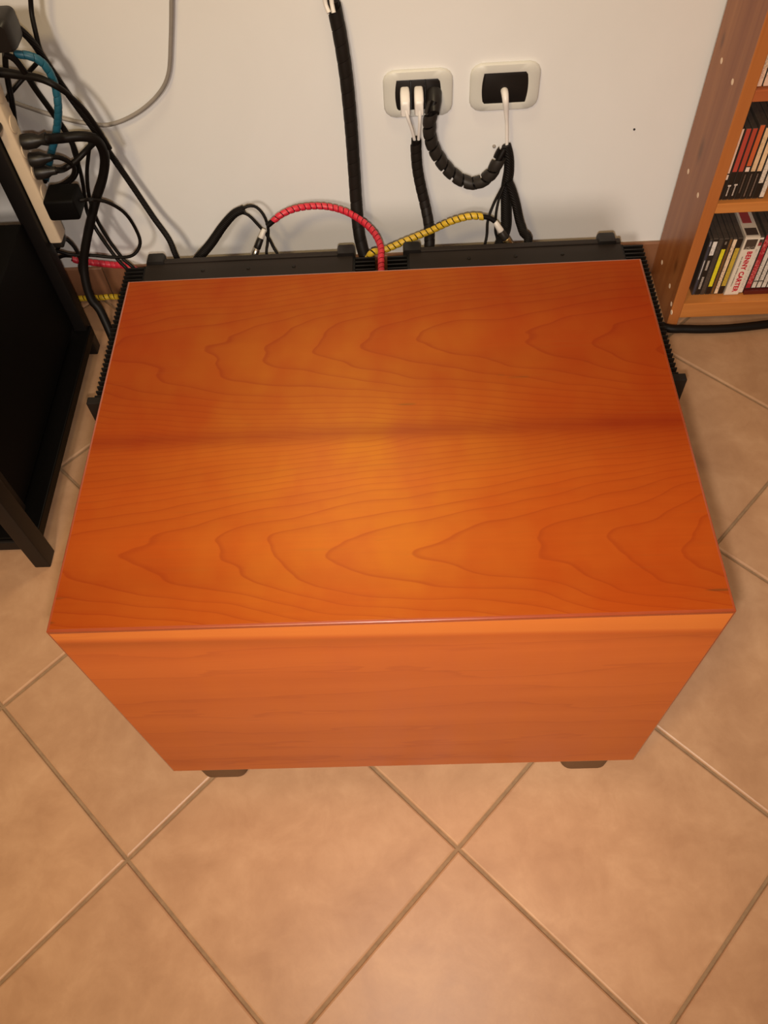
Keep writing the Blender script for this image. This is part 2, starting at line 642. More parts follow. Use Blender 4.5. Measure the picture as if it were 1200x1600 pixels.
def inset_poly(poly, d):
    c = sum(poly, Vector((0, 0))) / len(poly)
    n = len(poly)
    out = []
    for i in range(n):
        p0, p1, p2 = poly[i - 1], poly[i], poly[(i + 1) % n]
        e1, e2 = (p1 - p0).normalized(), (p2 - p1).normalized()
        n1, n2 = Vector((-e1.y, e1.x)), Vector((-e2.y, e2.x))
        bis = n1 + n2
        if bis.length < 1e-4:
            bis = n1
        bis.normalize()
        out.append(p1 + bis * (d / max(0.35, bis.dot(n1))))
    return out


JW = 0.0023
full_mesh = None
for i in range(-6, 8):
    for j in range(-6, 8):
        q = [TO + S * ((i + a) * tu + (j + b) * tv) for a, b in ((0, 0), (1, 0), (1, 1), (0, 1))]
        cx = sum(p.x for p in q) / 4
        cy = sum(p.y for p in q) / 4
        if not (-1.25 < cx < 1.35 and -0.85 < cy < 1.2):
            continue
        poly = inset_poly(q, JW)
        whole = all(p.y < WALL_Y - 0.012 for p in poly)
        if not whole:
            poly = clip(poly, lambda p: WALL_Y - 0.012 - p.y)
            if len(poly) < 3:
                continue
            ar = abs(sum(poly[k - 1].cross(poly[k]) if False else poly[k - 1].x * poly[k].y - poly[k].x * poly[k - 1].y for k in range(len(poly)))) / 2
            if ar < 0.003:
                continue
        dz = random.uniform(-0.0005, 0.0004)
        cen = Vector((cx, cy))
        if whole and full_mesh is not None:
            o = bpy.data.objects.new('floor_tile', full_mesh)
            COL.objects.link(o)
        else:
            bm = B()
            pl = [p - cen for p in poly]
            loft(bm, [[(p.x, p.y, -0.006) for p in pl], [(p.x, p.y, -0.0022) for p in pl],
                      [(p.x, p.y, -0.0008) for p in inset_poly(pl, 0.0010)],
                      [(p.x, p.y, 0.0) for p in inset_poly(pl, 0.0030)]])
            o = _link('floor_tile', bm, M_tile, None, 0)
            if whole:
                full_mesh = o.data
        o.parent = floor
        o.location = (cx, cy, dz)

bm = B()
bx(bm, (-1.9, WALL_Y, -0.05), (1.9, WALL_Y + 0.12, 2.7))
struct('wall_back', bm, M_wall)

bm = B()
bx(bm, (-1.9, WALL_Y - 0.0045, -0.003), (1.9, WALL_Y - 0.0001, 0.0755))
bb = struct('baseboard_back', bm, M_grout)
for k in range(-5, 6):
    bm = B()
    x0 = k * S + 0.05
    bx(bm, (x0 + .001, WALL_Y - 0.011, 0.0), (x0 + S - .001, WALL_Y - 0.003, 0.0775), 0.0025)
    o = _link('skirting_tile', bm, M_skirt, None, 50)
    o.parent = bb

# ------------------------------------------------------------------ big cherry cabinet in the middle
W, D, H, HF = 0.6435, 0.4852, 0.4591, 0.0692
ZT = H + HF
cab = thing('wooden_cabinet', 'large glossy cherry wood veneered box cabinet standing on the tiles in the middle', 'cabinet', (0, 0, 0))


def mitred(axis, sign, lo, hi, r=0.0032, t=0.018):
    """one board of a mitred box: outer face on the side sign of axis"""
    lo, hi = Vector(lo), Vector(hi)
    oth = [k for k in range(3) if k != axis]
    face = hi[axis] if sign > 0 else lo[axis]
    loops = []
    for ins, dep in ((r, 0), (r * .617, r * .076), (r * .293, r * .293), (t, t)):
        lp = []
        for sa, sb in ((0, 0), (1, 0), (1, 1), (0, 1)):
            p = [0, 0, 0]
            p[axis] = face - sign * dep
            p[oth[0]] = (hi[oth[0]] - ins) if sa else (lo[oth[0]] + ins)
            p[oth[1]] = (hi[oth[1]] - ins) if sb else (lo[oth[1]] + ins)
            lp.append(p)
        loops.append(lp)
    b = B()
    loft(b, loops)
    b.faces.ensure_lookup_table()
    for f in b.faces[:8]:
        f.material_index = 1
    return b


LO, HI = (-W / 2, 0, HF), (W / 2, D, ZT)
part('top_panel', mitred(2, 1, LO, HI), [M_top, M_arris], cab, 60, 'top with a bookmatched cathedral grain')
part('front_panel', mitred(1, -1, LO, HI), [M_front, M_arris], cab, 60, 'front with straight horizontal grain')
part('side_panel', mitred(0, -1, LO, HI), [M_side, M_arris], cab, 60)
part('side_panel', mitred(0, 1, LO, HI), [M_side, M_arris], cab, 60)
part('back_panel', mitred(1, 1, LO, HI), [M_side, M_arris], cab, 60)
part('bottom_panel', mitred(2, -1, LO, HI), [M_side, M_arris], cab, 60)
for o in list(COL.objects):
    if o.parent == cab:
        wn = o.modifiers.new('face_weighted_normals', 'WEIGHTED_NORMAL')
        wn.keep_sharp = True
fxl = (U(297, 1206, 2, HF).x + U(375, 1205, 2, HF).x) / 2
fxr = (U(886, 1192, 2, HF).x + U(965, 1190, 2, HF).x) / 2
for fx in (fxl, fxr):
    for fy in (0.0425, D - 0.050):
        bm = B()
        loft(bm, [[(fx + p[0], fy + p[1], z) for p in rrect(s, s, rr, 5)]
                  for z, s, rr in ((0.0005, 0.058, 0.012), (0.006, 0.068, 0.015), (HF - 0.004, 0.072, 0.016), (HF, 0.072, 0.016))])
        part('foot', bm, M_rubber, cab, 40, 'dark brown rubber foot')

# ------------------------------------------------------------------ two power amplifiers behind the cabinet
AZ = 0.20
AF, AB = 0.575, 0.926


def amplifier(x0, x1, label, outer):
    t = thing('power_amplifier', label, 'amplifier', ((x0 + x1) / 2, (AF + AB) / 2, 0), 'two black finned amplifiers')
    fin_d = 0.046
    zb = 0.028
    bm = B()
    bx(bm, (x0 + fin_d + .006, AF + .012, zb), (x1 - fin_d - .006, AB - .004, AZ - .004), 0.002)
    part('chassis', bm, M_anod, t)
    bm = B()
    bx(bm, (x0 + fin_d + .004, AF + .014, AZ - .0038), (x1 - fin_d - .004, AB - .012, AZ + .0005), 0.001)
    part('top_cover', bm, M_anod2, t)
    bm = B()
    bx(bm, (x0 + fin_d + .004, AB - .0118, AZ - .016), (x1 - fin_d - .004, AB, AZ + .0030), 0.0012)
    part('rear_rail', bm, M_anod2, t)
    for side in (-1, 1):
        bm = B()
        xi = x0 + fin_d if side < 0 else x1 - fin_d
        xo = x0 + .009 if side < 0 else x1 - .009
        bx(bm, (min(xi, xi - side * .0055), AF + .012, zb), (max(xi, xi - side * .0055), AB - .012, AZ - .003))
        n = 31
        for k in range(n):
            y = AF + .018 + (AB - .016 - AF - .018) * k / (n - 1)
            a, b = min(xi, xo), max(xi, xo)
            a, b = (a, b + .0008) if side < 0 else (a - .0008, b)
            prism(bm, [(a, y - (.0022 if side > 0 else .0012)), (b, y - (.0012 if side > 0 else .0022)),
                       (b, y + (.0012 if side > 0 else .0022)), (a, y + (.0022 if side > 0 else .0012))], zb, AZ - .003 - .0)
        part('heat_sink', bm, M_fin, t)
    bm = B()
    bx(bm, (x0, AF - .003, zb - .004), (x1, AF + .0118, AZ + .002), 0.0012)
    part('front_panel', bm, M_anod, t)
    for bxx in outer:
        bm = B()
        loft(bm, [[(bxx + p[0], AB - .002 + p[1], z) for p in rrect(wd, .024, .0015, 2)]
                  for z, wd in ((zb + .01, .032), (AZ + .002, .034), (AZ + .0065, .031), (AZ + .008, .027))])
        part('rear_bumper', bm, M_black, t, 40)
    for sx_ in (x0 + .09, x1 - .09):
        for yy in (AF + .05, AB - .05):
            bm = B()
            lathe_along(bm, (sx_, yy, 0.0005), (sx_, yy, 1), [(0, .017), (.004, .02), (.024, .02), (.0275, .018)], 20)
            part('foot', bm, M_rubber, t, 40)
    for k, sx_ in enumerate((x0 + .16, (x0 + x1) / 2, x1 - .16)):
        bm = B()
        lathe_along(bm, (sx_, AB - .035, AZ + .0003), (sx_, AB - .035, 1), [(0, .0035), (.0012, .0035), (.0016, .0025)], 12)
        part('screw', bm, M_anod, t, 40)
    return t


XL = [U(x, 396, 2, AZ).x for x in (247, 541, 644, 952)]
amplifier(-0.507, -0.0165, 'left of two black finned power amplifiers behind the wooden cabinet, nearer the rack', (XL[0], XL[1]))
amplifier(-0.0115, 0.480, 'right of two black finned power amplifiers behind the wooden cabinet, nearer the bookcase', (XL[2], XL[3]))

# ------------------------------------------------------------------ wall outlets
def outlet(pc, label, modules):
    c = Vector((pc[0], WALL_Y, pc[1]))
    t = thing('wall_outlet', label, 'outlet', (c.x, WALL_Y, c.z), 'outlets on the white wall')
    w_, h_ = 0.121, 0.084
    # cover plate: a barrel sided ring with a window
    def barrel(wd, hg, bul, n=10, r=0.0):
        pts = []
        for k in range(n + 1):
            s = -1 + 2 * k / n
            pts.append((wd / 2 + bul * (1 - s * s), s * hg / 2))
        for k in range(n + 1):
            s = 1 - 2 * k / n
            pts.append((-wd / 2 - bul * (1 - s * s), s * hg / 2))
        return pts
    # outer outline, same vertex count as the window
    outer = []
    win = barrel(0.0735, 0.0545, 0.0032)
    for k, p in enumerate(win):
        right = k <= 10
        s = (-1 + 2 * k / 10) if right else (1 - 2 * (k - 11) / 10)
        e = 1.0 - 0.16 * abs(s) ** 7
        outer.append(((1 if right else -1) * (w_ / 2 - 0.0035 * s * s) * (e if abs(s) > .8 else 1), s * h_ / 2 * (1 if abs(s) < .99 else 1.0)))
    bm = B()
    rr = rrect(w_, h_, 0.018, 5)   # 24 points
    # resample window to 24 points matching the rounded rectangle
    def ang_sort(poly, m=48):
        out = []
        for q in range(m):
            a = 2 * math.pi * q / m + 0.02
            d = Vector((math.cos(a), math.sin(a)))
            best = None
            for i in range(len(poly)):
                p, s2 = Vector(poly[i]), Vector(poly[(i + 1) % len(poly)])
                e = s2 - p
                den = d.x * e.y - d.y * e.x
                if abs(den) < 1e-9:
                    continue
                tt = (p.x * e.y - p.y * e.x) / den
                uu = (p.x * d.y - p.y * d.x) / den
                if tt > 0 and -1e-6 <= uu <= 1 + 1e-6:
                    best = tt if best is None else max(best, tt)
            out.append(d * best)
        return out
    O = ang_sort(rrect(w_, h_, 0.020, 6))
    Wn = ang_sort(win)
    def ring(pl, sc, y):
        return [(c.x + p.x * sc, WALL_Y - y, c.z + p.y * sc) for p in pl]
    loft(bm, [ring(O, .975, 0.0002), ring(O, .975, 0.0026), ring(O, 1.0, 0.0028), ring(O, 1.0, 0.0042), ring(O, .985, 0.0065), ring(O, .945, 0.0082),
              ring(Wn, 1.06, 0.0100), ring(Wn, 1.0, 0.0096), ring(Wn, 1.0, 0.0002)], cap=False)
    part('cover_plate', bm, M_ivory, t, 35)
    # black insert of modules
    cuts = modules
    for k, (a, b_) in enumerate(cuts):
        poly = [Vector(p) for p in barrel(0.0731, 0.0541, 0.0032)]
        x_a, x_b = a * 0.040, b_ * 0.040
        poly = clip(poly, lambda p: p.x - x_a - .0002)
        poly = clip(poly, lambda p: x_b - .0002 - p.x)
        bm = B()
        cc = sum(poly, Vector((0, 0))) / len(poly)
        loft(bm, [[(c.x + p.x, WALL_Y - .0004, c.z + p.y) for p in poly], [(c.x + p.x, WALL_Y - .0082, c.z + p.y) for p in poly],
                  [(c.x + cc.x + (p.x - cc.x) * .93, WALL_Y - .0092, c.z + cc.y + (p.y - cc.y) * .93) for p in poly]])
        o = part('socket_module', bm, M_black, t, 30)
    return t


outlet((0.0632, 0.4185), 'ivory wall outlet with two white plugs and a black plug in it', [(-1, -.31), (-.31, .31), (.31, 1)])
outlet((0.2135, 0.4225), 'ivory wall outlet with one thin white cable coming out of its black blank', [(-1, 1)])

# ------------------------------------------------------------------ cable builders
def pth(pts, step=0.006):
    """photo pixels (x, y, world y of the plane the point hangs in) or Vectors"""
    out = []
    for p in pts:
        out.append(p if isinstance(p, Vector) else U(p[0], p[1], 1, p[2]))
    return catmull(out, step)


def DN(px, py, y, z):
    p = U(px, py, 1, y)
    p.z = z
    return p


def cable(name, pts, r, m, label, cat='cable', step=0.006, n=10, group=None):
    P = pts if isinstance(pts[0], Vector) and len(pts) > 30 else pth(pts, step)
    bm = B()
    tube(bm, P, r, n)
    return single(name, bm, m, label, cat, P[-1], group, 60)


def wrapped(name, pts, r, pitch, width, m, label, core=0.0004, th=0.0018, step=0.004, cat='cable', core_m=None, core_extra=None):
    P = pth(pts, step)
    t = thing(name, label, cat, P[-1])
    bm = B()
    tube(bm, P, r - core, 10)
    c = part('cable_core', bm, core_m or M_cable, t, 60)
    bm = B()
    spiral(bm, P, r, pitch, width, th)
    part('spiral_wrap', bm, m, t, 50)
    return t, P


V = Vector
# ---- centre group
# long black sleeve climbing the wall
t, P = wrapped('cable_sleeve', [(520, 1, 1.050), (524, 20, 1.050), (532, 60, 1.048), (541, 120, 1.046), (548, 190, 1.044), (553, 260, 1.040),
                               (557, 320, 1.03), (563, 375, 1.00), V((-0.036, 0.960, 0.09)), V((-0.036, 0.955, 0.02))],
               0.0108, 0.026, 0.0252, M_wrap, 'long black spiral sleeve climbing the wall between the cabinet and the photo top', th=0.0011)
for dx, dy in ((-8, 0), (4, -3)):
    cable('cord', [V((-.14 + dx * .001, 1.052, 1.15)), V((-.11 + dx * .001, 1.052, .85)), (512 + dx, -40, 1.046), (513 + dx, -20, 1.045), (515 + dx * .8, 6 + dy, 1.042), (519 + dx * .6, 20, 1.036)], 0.0036, M_white,
          'white cord tucked into the top of the long black sleeve' + (', left one' if dx < 0 else ', right one'), 'cable')

# left branch: black sleeve that splits in two thin wires
cable('cable_sleeve', [(286, 436, .962), (310, 404, 0.968), (330, 380, 0.982), (348, 354, 0.995), (366, 334, 1.0), (381, 327, 1.002)],
      lambda s: 0.0092 - 0.0035 * max(0, s - .55), M_braid, 'short black braided sleeve rising left of the red cable and splitting in two', 'cable')
cable('cord', [(374, 329, 1.001), (388, 322, 1.004), (401, 324, 1.006), (413, 338, 1.0), (419, 358, .992), (418, 380, .98), (417, 402, .965), V((-0.235, 0.95, 0.08))],
      0.0028, M_cable, 'thin black wire arching over highest beside the red cable end', 'cable')
cable('cord', [(374, 331, .998), (388, 336, .998), (402, 350, .993), (418, 369, .985), (428, 388, .975), (435, 403, .965), V((-0.215, 0.95, 0.08))],
      0.0028, M_cable, 'thin black wire sloping down under the arching one left of the red cable', 'cable')


def rca(name, pa, pb, label, cols):
    """slim phono connector between two points; cols: list of (fraction start, fraction end, radius, material)"""
    a, b = V(pa), V(pb)
    L = (b - a).length
    t = thing(name, label, 'connector', b)
    for k, (f0, f1, r0, r1, m, nm) in enumerate(cols):
        bm = B()
        p0 = a.lerp(b, f0)
        ln = (f1 - f0) * L
        lathe_along(bm, p0, b, [(0, r0 * .85), (ln * .08, r0), (ln * .92, r1), (ln, r1 * .9)], 14)
        part(nm, bm, m, t, 40)
    return t


rca('phono_plug', U(413, 358, 1, .984), U(397, 400, 1, .955), 'phono plug with black band and pale ends under the red cable end',
    [(0, .34, .0046, .0058, M_white, 'cable_boot'), (.34, .72, .0062, .0068, M_black, 'plug_barrel'), (.72, 1.0, .0066, .0066, M_steel, 'plug_ring')])

# red spiral wrapped cable
t, P = wrapped('spiral_cable', [(426, 346, .985), (440, 335, .99), (462, 326, 1.0), (490, 322, 1.01), (518, 324, 1.01), (545, 333, .995), (570, 349, .97),
                                (586, 366, .945), (595, 386, .915), V((-0.0135, 0.888, 0.2125)), V((-0.0135, 0.862, 0.2085)), V((-0.0135, 0.82, 0.2085)), V((-0.0135, 0.70, 0.2085))],
               0.0050, 0.0112, 0.0096, M_red, 'red spiral wrapped cable arching behind the cabinet', th=0.0014)
cable('cord', [(417, 353, .982), (421, 350, .9835), (427, 345, .985)], 0.0052, M_cable, 'short black cable end joining the red spiral cable', 'cable')

# yellow spiral wrapped cable
t, P = wrapped('spiral_cable', [V((-0.06, .957, .10)), (578, 398, .94), (600, 391, .95), (635, 376, .96), (672, 361, .97), (705, 346, .968), (735, 338, .966), (758, 339, .966)],
               0.0050, 0.0112, 0.0092, M_yellow, 'yellow spiral wrapped cable rising right behind the cabinet', th=0.0014)
cable('cord', [(756, 338.5, .966), (766, 341, .966), (773, 346, .964)], 0.0046, M_cable, 'short black cable end joining the yellow spiral cable', 'cable')
rca('phono_plug', U(773.5, 346.5, 1, .964), U(797, 384, 1, .944), 'phono plug with silver, black and gold bands at the yellow cable end',
    [(0, .40, .0050, .0064, M_white, 'cable_boot'), (.40, .72, .0068, .0076, M_wrap2, 'plug_barrel'), (.72, 1.0, .0074, .0072, M_gold, 'plug_ring')])

# outlet one: two white plugs, their cords, the black ribbed sleeve
def plug_white(x0, x1, ytop, ybot, label, cordpts):
    a, b_ = U(x0, ytop, 1, 1.045), U(x1, ybot, 1, 1.045)
    cx, wd = (a.x + b_.x) / 2, abs(b_.x - a.x)
    t = thing('power_plug', label, 'plug', (cx, WALL_Y - .01, b_.z), 'white plugs in the left outlet')
    bm = B()
    zt, zb = a.z, b_.z
    loft(bm, [[(cx + p[0] * s, y, z + p[1]) for p in rrect(wd, h, wd * .25, 3)]
              for y, z, h, s in ((WALL_Y - .009, (zt + zb) / 2 + .004, .030, .92), (WALL_Y - .020, (zt + zb) / 2 + .002, .032, 1.0),
                                 (WALL_Y - .036, (zt + zb) / 2 - .003, .030, 1.0), (WALL_Y - .041, (zt + zb) / 2 - .005, .022, .85))])
    part('plug_body', bm, M_white, t, 40)
    P = pth(cordpts, .004)
    bm = B()
    tube(bm, P, lambda s: .0034 - .0006 * min(1, s * 3), 10)
    part('cord', bm, M_white, t, 60)


plug_white(625, 641, 142, 178, 'left of the two white plugs in the left outlet', [(634, 172, 1.032), (638, 186, 1.028), (644, 204, 1.03), (648, 221, 1.034), (650, 236, 1.036)])
plug_white(647, 662, 142, 176, 'right of the two white plugs in the left outlet', [(656, 172, 1.032), (656, 188, 1.028), (655, 205, 1.03), (654, 221, 1.034), (654, 236, 1.036)])
wrapped('cable_sleeve', [(650, 217, 1.036), (650, 235, 1.036), (652, 262, 1.034), (657, 290, 1.03), (664, 320, 1.022), (670, 352, 1.0), (671, 382, .97), V((0.074, .94, .09)), V((0.074, .94, .03))],
        0.0092, 0.0160, 0.0148, M_wrap, 'black ribbed sleeve hanging from the two white plugs', th=0.0011)

# outlet one: black plug and segmented black spiral loop
t, P = wrapped('spiral_cable', [(679, 158, 1.034), (674, 175, 1.028), (671, 195, 1.03), (673, 218, 1.034), (683, 242, 1.036), (700, 265, 1.036), (722, 282, 1.034), (745, 286, 1.03),
                                (766, 273, 1.026), (778, 252, 1.026), (788, 233, 1.032)],
               0.0096, 0.0235, 0.0192, M_wrap2, 'thick segmented black spiral cable looping from the left outlet to under the right outlet', th=0.0026, core=0.0040)
bm = B()
pc = U(679, 150, 1, 1.045)
lathe_along(bm, (pc.x, WALL_Y - .009, pc.z), (pc.x - .002, WALL_Y - .06, pc.z - .026), [(0, .0125), (.004, .0135), (.02, .013), (.034, .0105), (.042, .009)], 18)
part('plug_body', bm, M_black, t, 40)

# outlet two: thin white cable
wc = U(788, 142, 1, WALL_Y - .009)
bm = B()
P = catmull([V((wc.x, WALL_Y - .0088, wc.z)), V((wc.x + .0005, WALL_Y - .016, wc.z - .001)), U(790, 158, 1, 1.046), U(791, 176, 1, 1.046), U(792, 200, 1, 1.044), U(792, 228, 1, 1.04), U(792, 246, 1, 1.038)], .004)
tube(bm, P, lambda s: .0066 - .0036 * min(1, max(0, (s - .05) / .42)), 12)
single('cord', bm, M_white, 'thin white cable hanging from the right outlet into the black sleeve', 'cable', P[-1], None, 60)

# black sleeves under outlet two
cable('cable_sleeve', [(791, 227, 1.038), (795, 245, 1.034), (795, 268, 1.03), (791, 295, 1.024), (791, 330, 1.01), (790, 358, .99), (780, 383, .96), V((.178, .94, .07))],
      lambda s: .0088 + .0020 * math.sin(min(1, s * 1.2) * math.pi), M_braid, 'black braided sleeve hanging straight down from the thin white cable')
cable('cable_sleeve', [(794, 284, 1.016), (800, 298, 1.012), (806, 318, 1.004), (811, 342, .992), (817, 362, .975), (824, 383, .952), V((.226, .935, .07))],
      lambda s: .0084 + .0026 * (s > .62), M_braid, 'shorter black sleeve branching right below the right outlet')
cable('cord', [(790, 284, 1.012), (781, 300, 1.008), (770, 322, 1.0), (762, 346, .985), (757, 384, .955), V((.150, .945, .08))], .0026, M_cable,
      'thin black wire fanning furthest left under the right outlet')
cable('cord', [(788, 290, 1.006), (780, 310, .998), (775, 334, .986), (774, 360, .978), (774, 386, .968), V((.160, .965, .08))], .0026, M_cable,
      'thin black wire dropping straight beside the yellow cable end')

# small wall anchor beside the loop
bm = B()
pa = U(772, 228, 1, WALL_Y)
lathe_along(bm, pa, pa + V((0, -1, 0)), [(0, .0032), (.003, .003), (.005, .0014)], 10)
single('wall_anchor', bm, M_grey, 'tiny grey nail head in the wall left of the thin white cable', 'nail', pa, None, 40)
bm = B()
pa = U(991, 202, 1, WALL_Y)
lathe_along(bm, pa, pa + V((0, -1, 0)), [(0, .0022), (.0012, .002), (.002, .001)], 8)
single('wall_anchor', bm, M_black, 'tiny dark nail head in the bare wall beside the bookcase', 'nail', pa, None, 40)

# ------------------------------------------------------------------ black rack on the left with a component on it
rack = thing('equipment_rack', 'black equipment rack with slim posts at the left edge', 'rack', (-0.86, 0.65, 0))
PX0, PX1 = -0.640, -0.606
for nm, xa, xb, ya, yb in (('post', -.631, -.603, .378, .412), ('post', PX0, PX1 - .006, .885, .912),
                           ('post', -1.115, -1.087, .378, .412), ('post', -1.115, -1.087, .885, .912)):
    bm = B()
    bx(bm, (xa, ya, 0.0005), (xb, yb, 0.66), .0025)
    part(nm, bm, M_post, rack, 40)
for z0, z1 in ((.045, .068), (.635, .655)):
    bm = B()
    bx(bm, (-1.10, .398, z0), (-.606 if z0 < .3 else -.632, .9, z1), .002)
    part('shelf', bm, M_rack, rack)
bm = B()
bx(bm, (-1.10, .392, .040), (-.630, .3979, .064), .0015)
part('front_rail', bm, M_post, rack)

comp = thing('audio_component', 'black audio component standing on the rack shelf', 'amplifier', (-.87, .69, .068))
bm = B()
bx(bm, (-1.075, .455, .083), (-.634, .879, .330), .003)
part('case', bm, M_comp, comp)
bm = B()
bx(bm, (-1.078, .440, .080), (-.631, .4549, .333), .002)
part('front_panel', bm, M_anod, comp)
for x in (-1.03, -.70):
    for y in (.5, .85):
        bm = B()
        lathe_along(bm, (x, y, .0682), (x, y, 1), [(0, .016), (.003, .018), (.0146, .018)], 16)
        part('foot', bm, M_rubber, comp, 40)

# ------------------------------------------------------------------ power strip on the rear post
SX0, SX1, SY0, SY1 = -.6105, -.588, .897, .931
strip = thing('power_strip', 'cream power strip fixed upright to the rear rack post', 'power strip', ((SX0 + SX1) / 2, (SY0 + SY1) / 2, .257))
bm = B()
bx(bm, (SX0, SY0, .270), (SX1, SY1, .62), .004, 3)
part('housing', bm, M_cream, strip, 40)
bm = B()
bx(bm, (SX0 + .002, SY0 + .004, .257), (SX1 - .002, SY1 - .004, .2698), .003)
part('end_clip', bm, M_black, strip, 40)
for z in (.32, .365, .405, .445, .49, .54):
    bm = B()
    lathe_along(bm, (SX1 + .0002, (SY0 + SY1) / 2, z), (1, (SY0 + SY1) / 2, z), [(0, .0135), (.0012, .0135), (.0016, .011)], 18)
    part('socket', bm, M_cream, strip, 40)


def strip_plug(px, py, ln, rad, cordpts, cr, label, m=M_black, cm=None):
    yc = (SY0 + SY1) / 2
    z = U(px, py, 1, yc).z
    a = V((SX1 + .0018, yc, z))
    b = a + V((1, 0.1, 0.02)).normalized() * ln
    t = thing('power_plug', label, 'plug', a)
    bm = B()
    lathe_along(bm, a, b, [(0, rad * .95), (ln * .1, rad), (ln * .5, rad * .95), (ln * .72, rad * .62), (ln, cr * 1.25)], 16)
    part('plug_body', bm, m, t, 40)
    P = catmull([a.lerp(b, .85), b] + [p if isinstance(p, Vector) else U(*p[:2], 1, p[2]) for p in cordpts], .006)
    bm = B()
    tube(bm, P, cr, 10)
    part('cord', bm, cm or M_cable, t, 60)
    return t


strip_plug(40, 222, .040, .0125, [(95, 216, .945), (125, 213, .955), (148, 217, .965), (160, 232, .975), (164, 252, .98), (160, 280, .98), (150, 312, .975), (142, 345, .965),
                                  (135, 378, .955), (131, 410, .945), (134, 440, .93), (143, 468, .915), (160, 492, .90), V((-.545, .83, .016)), V((-.53, .75, .012))],
           .0085, 'topmost black plug on the power strip, with the thickest cord')
strip_plug(52, 250, .036, .012, [(92, 246, .935), (106, 252, .945), (116, 262, .955), (113, 276, .96), (98, 288, .962), (80, 293, .965)], .0040,
           'second black plug down on the power strip, its cord curling back')
strip_plug(62, 270, .034, .0118, [(100, 264, .945), (118, 252, .955), (132, 238, .965), (146, 224, .985), (160, 214, 1.0)], .0052,
           'third black plug down on the power strip, above the big adapter')
# big black adapter on the strip
ad = thing('power_adapter', 'big square black adapter lowest on the power strip', 'adapter', U(98, 315, 1, .92))
bm = B()
za = U(98, 312, 1, .92).z
bx(bm, (SX1 + .0018, SY0 - .010, za - .020), (SX1 + .056, SY1 + .008, za + .020), .005, 3)
part('adapter_body', bm, M_comp, ad, 40)
bm = B()
P = catmull([V((SX1 + .055, .916, za)), V((SX1 + .066, .920, za - .002)), U(146, 312, 1, .945), U(168, 316, 1, .955), U(193, 331, 1, .965), U(210, 354, 1, .97), U(219, 380, 1, .965),
             U(207, 399, 1, .955), U(180, 402, 1, .955), U(145, 399, 1, .955), U(112, 398, 1, .955), U(96, 394, 1, .955), U(84, 392, 1, .955)], .006)
tube(bm, P, .0032, 10)
part('cord', bm, M_cable, ad, 60, 'thin black cord making a round loop')
# dark plug on the strip front, at the photo edge
t = thing('power_plug', 'black plug on the upper front of the power strip at the photo edge', 'plug', U(4, 190, 1, .89))
bm = B()
c0 = U(-6, 196, 1, SY0 - .0008)
lathe_along(bm, c0, c0 + V((-.1, -1, .1)), [(0, .0100), (.006, .0104), (.024, .0096), (.034, .007)], 16)
part('plug_body', bm, M_black, t, 40)
# black adapter at the upper left corner
t = thing('power_adapter', 'rounded black adapter at the top left corner of the photo', 'adapter', U(5, 60, 1, .93))
a0, a1 = U(-40, 24, 1, .93), U(34, 72, 1, .93)
bm = B()
cz, cx_ = (a0.z + a1.z) / 2, (a0.x + a1.x) / 2
loft(bm, [[(cx_ + p[0] * s, y, cz + p[1] * s) for p in rrect(a1.x - a0.x, a0.z - a1.z, .009, 4)]
          for y, s in ((.905, .80), (.911, .95), (.92, 1.0), (.948, 1.0), (.958, .93))])
part('adapter_body', bm, M_black, t, 40)
P = pth([(14, 36, .95), (26, 42, .955), (42, 56, .965), (54, 70, .975), (66, 88, .982), (100, 138, .99), (126, 174, 1.0), (150, 207, 1.01), (176, 246, 1.015), (207, 291, 1.015), (240, 340, 1.0),
         (264, 374, .975), (278, 406, .958), V((-.395, .975, .05))])
bm = B()
tube(bm, P, .0055, 10)
part('cord', bm, M_braid, t, 60, 'black braided cord running diagonally down the wall')

# other cables of the tangle
cable('cord', [(44, -420, 1.03), (43, -240, 1.025), (44, -110, 1.02), (46, -30, 1.02), (48, 2, 1.02), (50, 24, 1.015), (56, 52, 1.0), (62, 76, .993), (72, 98, .993), (98, 136, .997)], .0038, M_cable,
      'thin black cable dropping from the photo top to join the braided cord')
cable('cord', [V((-.33, 1.061, 1.15)), V((-.325, 1.060, .85)), (268, -40, 1.060), (268, 0, 1.060), (267, 60, 1.060), (263, 116, 1.060), (246, 149, 1.060), (212, 178, 1.058), (170, 195, 1.055), (130, 192, 1.055), (90, 183, 1.056), (50, 170, 1.06), (22, 160, 1.062), (-30, 140, 1.062)],
      .0036, M_grey, 'thin grey cable drooping in a wide loop on the wall')
wrapped('spiral_cable', [(22, 84, .955), (40, 86, .955), (56, 91, .957), (70, 102, .96), (81, 120, .962), (88, 142, .962), (91, 168, .960), (90, 192, .965), (86, 216, .968), (80, 240, .970), (75, 262, .972), (70, 284, .975)],
        .0050, .0135, .0128, M_blue, 'blue spiral wrapped cable bending down beside the power strip', th=.0014)
cable('cord', [(-30, 112, .955), (0, 113, .955), (30, 117, .953), (60, 122, .947), (85, 133, .943), (108, 149, .952), (132, 172, .965), (152, 200, .975), (172, 232, .985)], lambda s: .0085 - .0045 * min(1, s * 1.8), M_cable,
      'thick black cable crossing left to right under the blue cable bend')
cable('cord', [(5, 84, .94), (22, 92, .945), (38, 112, .95), (56, 140, .962), (82, 176, .975), (104, 208, .98), (116, 232, .98), (121, 254, .98), (117, 274, .978), (104, 287, .97)], .0048, M_cable,
      'black cable sloping down behind the blue cable and curling under')
cable('cord', [(60, 96, 1.0), (44, 114, 1.0), (28, 132, .99), (12, 152, .98), (2, 172, .97), (-8, 190, .96)], .0036, M_cable, 'short thin black cable slanting down to the left behind the tangle')
